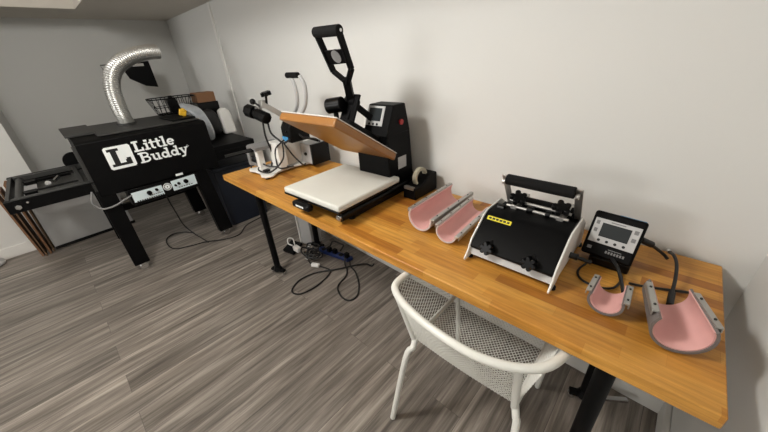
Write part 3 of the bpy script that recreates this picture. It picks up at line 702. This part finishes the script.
MB().box((-2.12, -.45, .776), (-2.09, -.41, .79)).box((-2.19, -.30, .776), (-2.14, -.27, .80)).build('plug', 'satin', cpx, bevel=.003)

# ------------------------------------------------------------------ tape dispenser
td = thing('tape_dispenser', 'black desktop tape dispenser with a roll beside the heat press column', 'tape dispenser', (-1.11, -.09, TZ))
MB().prism([(-.185, .752), (-.185, .815), (-.15, .812), (-.11, .825), (-.06, .852), (.0, .852), (.005, .752)], 'x', -1.16, -1.082).build('body', 'black', td, bevel=.006)
MB().prism([(-.19, .805), (-.192, .82), (-.175, .82), (-.175, .805)], 'x', -1.148, -1.092).build('cutter', 'alu', td)
rl = MB()
for i in range(36):
    a, b_ = 2*PI*i/36, 2*PI*(i+1)/36
    def pt(r_, t, x_): return (x_, -.098+r_*math.cos(t), .845+r_*math.sin(t))
    for q in ((pt(.048, a, -1.13), pt(.048, b_, -1.13), pt(.048, b_, -1.108), pt(.048, a, -1.108)), (pt(.035, a, -1.13), pt(.035, b_, -1.13), pt(.035, b_, -1.108), pt(.035, a, -1.108)),
              (pt(.048, a, -1.13), pt(.048, b_, -1.13), pt(.035, b_, -1.13), pt(.035, a, -1.13)), (pt(.048, a, -1.108), pt(.048, b_, -1.108), pt(.035, b_, -1.108), pt(.035, a, -1.108))):
        rl.bm.faces.new([rl.bm.verts.new(v) for v in q])
bmesh.ops.remove_doubles(rl.bm, verts=rl.bm.verts[:], dist=1e-5)
rl.build('tape_roll', 'tape', td)
MB().box((-1.085, -.045, .79), (-1.0845, -.02, .796)).build('print', 'logo', td)

# ------------------------------------------------------------------ mug heating elements
def element(name, label, loc, r, r2, length, a0, a1, rz, shell, rail_w=.012, rail_len=None, rx=0, group=None, th=.006, railoff=(0, 0), railm='alu'):
    """open curved heater, axis along local +y; angles from straight down, a0 left, a1 right (deg)"""
    t = thing(name, label, 'heating element', loc, group)
    R_ = Matrix.Translation(loc) @ Matrix.Rotation(rz, 4, 'Z') @ Matrix.Rotation(rx, 4, 'X')
    n = 28
    def prof(ro, ri):
        o_ = [(ro*math.sin(math.radians(-a0+(a0+a1)*i/n)), r+.004-ro*math.cos(math.radians(-a0+(a0+a1)*i/n))) for i in range(n+1)]
        i_ = [(ri*math.sin(math.radians(-a0+(a0+a1)*i/n)), r+.004-ri*math.cos(math.radians(-a0+(a0+a1)*i/n))) for i in range(n+1)]
        return o_+i_[::-1]
    tp = r2/r
    MB().shell(prof(r, r-th), 0, length, tp, (0, r+.004)).xf(R_).build('shell', shell, t)
    MB().shell(prof(r-th*1.02, r-th-.003), .003, length-.003, tp, (0, r+.004)).xf(R_).build('liner', 'pink', t, label='pink inner face')
    rl_ = rail_len or length
    for s_, a in ((-1, a0), (1, a1)):
        ang = math.radians(a)*s_
        x0, z0 = (r)*math.sin(ang), r+.004-(r)*math.cos(ang)
        x1, z1 = (r*tp)*math.sin(ang), r+.004-(r*tp)*math.cos(ang)
        y0_ = (length-rl_)*.5
        g_ = MB().bar((x0+s_*.004, y0_, z0), (x1+s_*.004, y0_+rl_, z1), rail_w, .006, up=(0, 0, 1)).bar((x0+s_*(.004+rail_w*.45), y0_, z0-.006), (x1+s_*(.004+rail_w*.45), y0_+rl_, z1-.006), .003, .014, up=(0, 0, 1)).xf(R_)
        rr = g_.build('rail', railm, t, bevel=.001)
        k_ = MB()
        for f in ((.12, .37, .63, .88) if length > .2 else (.2, .8)):
            yy = y0_+rl_*f; k_.cyl((x0+(x1-x0)*f+s_*.004, yy, z0+(z1-z0)*f+.003), (x0+(x1-x0)*f+s_*.004, yy, z0+(z1-z0)*f+.0055), .0028, seg=10)
        k_.xf(R_).build('screw', 'dark', rr)
    return t
element('mug_heating_element', 'larger of the two long pink-lined heating elements, beside the tape dispenser', (-.892, -.405, TZ), .056, .056, .33, 122, 100, .02, 'silw', .014)
element('mug_heating_element', 'narrower long pink-lined heating element next to the black mug press', (-.758, -.42, TZ), .043, .042, .30, 122, 85, .05, 'silw', .013)
element('mug_heating_element', 'small pink-lined U-shaped heating element in front of the display controller', (-.240, -.465, TZ), .041, .038, .095, 112, 112, .0, 'sil', .012, rail_len=.085)
element('mug_heating_element', 'wide pink-lined U-shaped heating element nearest the right end of the table', (-.090, -.494, TZ), .059, .050, .155, 122, 118, .26, 'sil', .013, rail_len=.12)

# ------------------------------------------------------------------ mug press
mp = thing('mug_press', 'black and white mug heat press with foam grip handle and yellow label', 'heat press', (-.5, -.3, TZ))
pf = [(-.475, .757), (-.478, .766), (-.455, .79), (-.438, .825), (-.36, .885), (-.33, .898), (-.22, .898), (-.16, .86), (-.13, .80), (-.12, .757), (-.16, .757), (-.18, .772), (-.39, .772), (-.42, .757)]
for xx in (-.645, -.372):
    sp = MB().prism(pf, 'x', xx-.003, xx+.003).build('side_plate', 'white', mp, bevel=.002)
    MB().cyl((xx, -.435, .75), (xx, -.435, .76), .010).cyl((xx, -.14, .75), (xx, -.14, .76), .010).build('rubber_foot', 'rubber', sp)
MB().box((-.643, -.44, .766), (-.374, -.14, .773)).quadbox([(-.643, -.448, .772), (-.374, -.448, .772), (-.374, -.432, .806), (-.643, -.432, .806)], .003).build('base_pan', 'lgrey', mp, bevel=.001)
cov = [(-.446, .796), (-.450, .806), (-.355, .888), (-.33, .897), (-.26, .897), (-.26, .885), (-.33, .885), (-.40, .82)]
cv = MB().prism(cov, 'x', -.641, -.376).build('cover', 'black', mp, bevel=.003, label='glossy black curved cover')
MB().prism([(-.40, .795), (-.425, .818), (-.40, .84), (-.30, .88), (-.20, .88), (-.17, .80)], 'x', -.636, -.381).build('heater_housing', 'black', mp, bevel=.003)
# yellow label on the slope
sd = Vector((0, .08, .066)).normalized(); sn = Vector((0, -sd.z, sd.y))
def sp_(x, t, o_=.0008): return Vector((x, -.435, .822))+sd*t+sn*o_
yl = MB().quadbox([sp_(-.628, .088), sp_(-.545, .088), sp_(-.545, .103), sp_(-.628, .103)], .001).build('warning_label', 'yellow', cv)
mb = MB()
for i in range(6): mb.quadbox([sp_(-.622+i*.0125, .092, .0012), sp_(-.622+i*.0125+.009, .092, .0012), sp_(-.622+i*.0125+.009, .099, .0012), sp_(-.622+i*.0125, .099, .0012)], .0004)
mb.build('label_print', 'ink', yl, whole=True, smooth=False)
mb = MB()
for xx in (-.578, -.443):
    star(MB(), (xx, -.455, .822), (0, -1, .35), .022, .026, 6).cyl((xx, -.455, .815), (xx, -.41, .83), .007).build('front_knob', 'satin', mp, bevel=.002)
# handle
ha = MB()
for xx in (-.620, -.392):
    ha.bar((xx, -.17, .85), (xx, -.272, 1.012), .004, .022, up=(1, 0, 0)).cyl((xx-.004, -.17, .85), (xx+.004, -.17, .85), .016).cyl((xx-.005, -.275, .99), (xx+.005, -.275, .99), .010)
hdl = ha.build('handle_arm', 'alu', mp, bevel=.001)
MB().cyl((-.612, -.275, 1.0), (-.400, -.275, 1.0), .0185, seg=24).build('foam_grip', 'rubber', mp, bevel=.003)
MB().cyl((-.60, -.185, .888), (-.40, -.185, .888), .022, seg=24).build('roller', 'rubber', mp, bevel=.003)
MB().cyl((-.60, -.275, .905), (-.40, -.275, .905), .005).cyl((-.60, -.25, .915), (-.40, -.25, .915), .005).box((-.585, -.28, .89), (-.565, -.15, .91)).box((-.435, -.28, .89), (-.415, -.15, .91)).build('cross_rod', 'alu', mp, bevel=.001)
for xx in (-.568, -.43):
    star(MB(), (xx, -.262, .935), (.2, -.5, 1), .028, .02).build('star_knob', 'satin', mp, bevel=.002)
    MB().cyl((xx, -.24, .90), (xx, -.26, .93), .009).build('threaded_post', 'alu', mp)
MB().cyl((-.625, -.29, .895), (-.60, -.29, .895), .013).cyl((-.53, -.27, .905), (-.51, -.27, .905), .012).cyl((-.47, -.27, .905), (-.455, -.27, .905), .012).build('rod_collar', 'satin', mp, bevel=.001)
MB().cyl((-.37, -.30, .80), (-.345, -.30, .80), .010).cyl((-.35, -.30, .80), (-.31, -.29, .79), .006).build('cable_gland', 'cord', mp)

# ------------------------------------------------------------------ display controller
dc = thing('display_controller', 'black digital controller box with grey screen panel beside the mug press', 'controller', (-.28, -.2, TZ))
MB().box((-.325, -.235, .752), (-.215, -.135, .785)).build('foot_stand', 'satin', dc, bevel=.006)
Rt = Matrix.Translation((-.28, -.19, .845)) @ Matrix.Rotation(math.radians(-24), 4, 'X') @ Matrix.Rotation(.04, 4, 'Y')
def dcb(g_): return g_.xf(Rt)
cas = dcb(MB().box((-.068, -.035, -.072), (.068, .045, .072))).build('casing', 'black', dc, bevel=.008, seg=3)
fp = dcb(MB().box((-.060, -.0375, -.028), (.060, -.034, .050))).build('face_panel', 'lgrey', cas, bevel=.001)
dcb(MB().box((-.038, -.0385, -.006), (.038, -.037, .038))).build('screen', 'screen', fp)
g = MB()
for i in range(4): g.cyl((-.033+i*.022, -.0375, -.018), (-.033+i*.022, -.0395, -.018), .0042, seg=12)
dcb(g).build('button', 'ink', fp)
g = MB()
for zz in (.005, .03): g.box((-.055, -.0385, zz), (-.046, -.0375, zz+.012)); g.box((.044, -.0385, zz-.002), (.055, -.0375, zz+.010))
g.box((-.018, -.0385, .0425), (.02, -.0375, .0455))
dcb(g).build('panel_print', 'greyp', fp, whole=True, smooth=False)
g = MB()
for i in range(7): g.box((-.005+i*.0075, -.0362, -.053), (-.005+i*.0075+.005, -.035, -.045))
g.box((0, -.0362, -.041), (.035, -.035, -.039)); g.box((-.055, -.0362, -.052), (-.043, -.035, -.042))
dcb(g).build('maker_print', 'greyp', cas, whole=True, smooth=False)
dcb(MB().box((-.005, -.02, .0715), (.062, -.005, .073))).build('blue_strip', 'bluel', cas)
MB().cyl((-.215, -.165, .85), (-.185, -.14, .83), .010).tube([(-.19, -.145, .833), (-.165, -.105, .80), (-.145, -.09, .78), (-.135, -.10, .775)], .005, seg=8).build('power_lead', 'cord', dc)
MB().tube([(-.315, -.24, .77), (-.335, -.30, .756), (-.315, -.345, .756), (-.27, -.352, .756), (-.235, -.33, .757), (-.225, -.27, .757), (-.24, -.24, .765)], .0035, seg=8).build('coiled_lead', 'cord', dc)
MB().tube([(-.27, -.235, .80), (-.245, -.28, .80), (-.225, -.33, .79), (-.212, -.375, .785)], .005, seg=8).build('element_lead', 'cord', dc)
tag(MB().tube([(-.205, -.28, .757), (-.18, -.272, .756), (-.146, -.258, .756), (-.113, -.243, .756), (-.07, -.225, .756), (-.06, -.25, .757)], .0038, seg=8).build('thin_cable', 'cord'), 'thin black cable running along the table behind the right end elements', 'cable')
wd = thing('sensor_lead', 'thick dark bent lead with a silver tip between the controller and the wide element', 'cable', (-.12, -.2, TZ))
MB().tube([(-.135, -.07, .785), (-.125, -.115, .80), (-.115, -.155, .795), (-.11, -.21, .78), (-.11, -.28, .765)], .0045, seg=10).cyl((-.11, -.27, .767), (-.11, -.325, .761), .008).build('sleeve', 'cord', wd)
MB().cyl((-.138, -.055, .785), (-.134, -.075, .786), .007).build('tip', 'chrome', wd)

# ------------------------------------------------------------------ under the table
tw = thing('white_paper_bin', 'white and grey narrow bin standing under the table by the left legs', 'bin', (-2.28, -.1, 0))
MB().prism([(-2.335, -.18), (-2.225, -.14), (-2.225, -.04), (-2.335, -.04)], 'z', 0, .56).build('bin_body', 'lgrey', tw, bevel=.004)
MB().box((-2.34, -.185, 0), (-2.322, -.165, .565)).build('edge_strip', 'white', tw, bevel=.002)
tag(MB().quadbox([(-2.345, -.35, .025), (-2.225, -.325, .025), (-2.30, -.09-.1, .025), (-2.42, -.12-.1, .025)], .024).build('power_brick', 'black', bevel=.004), 'flat black slab on the floor in front of the white bin', 'power brick')
ad = thing('white_adapter', 'white plug adapter with curled white lead on the black slab', 'adapter', (-2.22, -.29, .03))
MB().box((-2.25, -.31, .03), (-2.18, -.27, .075)).build('adapter_body', 'white', ad, bevel=.008)
MB().tube([(-2.24, -.29, .07), (-2.27, -.28, .12), (-2.29, -.31, .13), (-2.285, -.32, .09), (-2.26, -.30, .07)], .005, seg=8).build('adapter_lead', 'white', ad)
tc_ = thing('cable_bundle', 'tangle of black cables with chrome ends beside the rear left table leg', 'cables', (-2.12, -.2, 0))
g = MB()
rnd = random.Random(5)
for i in range(6):
    c = (-2.06+rnd.uniform(-.05, .05), -.25+rnd.uniform(-.03, .03), .03+i*.013)
    g.tube([(c[0]+.05*math.cos(t*1.1+i)*(1+.2*i/6), c[1]+.04*math.sin(t*1.1+i), c[2]+rnd.uniform(-.015, .02)) for t in range(6)], .006, seg=7, closed=True)
g.build('coil', 'cord', tc_, whole=True)
MB().cyl((-2.07, -.31, .03), (-2.04, -.305, .03), .008).cyl((-2.11, -.25, .09), (-2.09, -.24, .10), .008).build('connector', 'chrome', tc_)
ps = thing('power_strip', 'dark blue power strip on the floor under the table', 'power strip', (-1.94, -.12, 0))
MB().quadbox([(-2.11, -.175, .04), (-1.80, -.115, .04), (-1.79, -.065, .04), (-2.10, -.125, .04)], .038).build('strip_body', 'blue', ps, bevel=.006)
g = MB()
for i in range(5):
    x_ = -2.05+i*.058; y_ = -.145+i*.0112
    g.box((x_-.018, y_-.018, .04), (x_+.018, y_+.018, .042))
    if i in (1, 2, 4): g.box((x_-.016, y_-.014, .042), (x_+.016, y_+.014, .075))
g.build('plug_block', 'satin', ps, bevel=.003)
tag(MB().tube([(-1.99, -.13, .075), (-2.0, -.08, .10), (-1.96, -.05, .08), (-1.90, -.06, .09), (-1.88, -.11, .075)], .006, seg=8).build('short_lead', 'cord'), 'short black lead looped over the dark blue power strip', 'cable')
ex = thing('extension_cord', 'black cord with white plug looped on the floor left of the power strip', 'cord', (-1.93, -.3, 0))
MB().tube([(-1.93, -.285, .008), (-1.831, -.264, .006), (-1.784, -.329, .006), (-1.763, -.450, .006), (-1.785, -.558, .006), (-1.858, -.575, .006), (-1.912, -.474, .006), (-1.886, -.352, .008), (-1.801, -.240, .010), (-1.737, -.127, .006), (-1.675, -.045, .006), (-1.62, -.035, .006), (-1.60, -.025, .03)], .0058, seg=8, sub=8).tube([(-2.0, -.31, .01), (-2.05, -.30, .006), (-2.12, -.27, .006), (-2.18, -.22, .02)], .0055, seg=8).build('cord_loop', 'cord', ex)
MB().bar((-1.985, -.318, .018), (-1.925, -.29, .018), .030, .026).build('white_plug', 'white', ex, bevel=.006)
tag(MB().tube([(-1.82, -.12, .05), (-1.79, -.15, .012), (-1.739, -.176, .006), (-1.683, -.235, .006), (-1.644, -.342, .006), (-1.551, -.393, .006), (-1.478, -.387, .006), (-1.468, -.326, .006), (-1.537, -.242, .006), (-1.643, -.173, .016), (-1.722, -.150, .022), (-1.766, -.12, .03)], .0058, seg=8, sub=8).build('looped_cord', 'cord'), 'black cord making the right hand loop in front of the power strip', 'cord')
tag(MB().tube([(-3.03, -.86, .53), (-3.20, -.815, .30), (-3.36, -.77, .10), (-3.30, -.73, .012), (-3.191, -.716, .006), (-3.03, -.70, .006)], .005, seg=8, sub=8).tube([(-3.31, -.727, .012), (-3.42, -.78, .006), (-3.47, -.86, .006), (-3.42, -.93, .006), (-3.30, -.955, .006), (-3.161, -.935, .006), (-3.097, -.833, .006), (-3.045, -.714, .010), (-2.96, -.591, .006), (-2.93, -.46, .006), (-3.05, -.33, .006), (-3.10, -.12, .006)], .005, seg=8, sub=8).build('floor_cable', 'cord'), 'black cable hanging from the dryer controls and looping over the floor', 'cable')

# ------------------------------------------------------------------ lights (ceiling light, and an added light at the unseen rear opening)
lt_ = thing('ceiling_light', 'small round ceiling light over the open floor', 'light', (-1.55, -1.6, HC))
MB().cyl((-1.55, -1.6, HC-.03), (-1.55, -1.6, HC-.001), .09, seg=32).build('frame', 'trim', lt_, bevel=.004)
l = bpy.data.lights.new('ceiling_lamp', 'POINT'); l.energy = 66; l.shadow_soft_size = .17; l.color = (1, .98, .94)
o = bpy.data.objects.new('lamp', l); COL.objects.link(o); o.parent = lt_; o.location = (0, 0, -.13)
l = bpy.data.lights.new('added_window_light', 'AREA'); l.shape = 'RECTANGLE'; l.size = WX1-WX0; l.size_y = WZ1-WZ0; l.energy = 62; l.color = (1, .98, .95)  # area light added at the unseen opening, low main light from behind
o = bpy.data.objects.new('added_window_light', l); COL.objects.link(o); o.location = ((WX0+WX1)/2, YB-.09, (WZ0+WZ1)/2); o.rotation_euler = (math.radians(90), 0, 0)
w = bpy.data.worlds.new('world'); S.world = w; w.use_nodes = True
w.node_tree.nodes['Background'].inputs[0].default_value = (.9, .95, 1, 1); w.node_tree.nodes['Background'].inputs[1].default_value = .05

# ------------------------------------------------------------------ camera
f, yaw, pitch, roll = 306.5614, -.7757601, -.4868140, -.0663692
cam = bpy.data.cameras.new('camera'); co = bpy.data.objects.new('camera', cam); COL.objects.link(co)
cam.sensor_width = 36; cam.lens = f/768*36; cam.clip_start = .02
fwd = Vector((math.cos(pitch)*math.sin(yaw), math.cos(pitch)*math.cos(yaw), math.sin(pitch)))
rt = fwd.cross(Vector((0, 0, 1))).normalized(); up = rt.cross(fwd)
r_ = rt*math.cos(roll)+up*math.sin(roll); u_ = -rt*math.sin(roll)+up*math.cos(roll)
co.matrix_world = Matrix(((r_.x, u_.x, -fwd.x, -.2315565), (r_.y, u_.y, -fwd.y, -1.2819088), (r_.z, u_.z, -fwd.z, 1.4086176), (0, 0, 0, 1)))
S.camera = co
S.view_settings.view_transform = 'Standard'; S.view_settings.look = 'None'; S.view_settings.gamma = 1; S.view_settings.use_curve_mapping = False
S.view_settings.exposure = .43
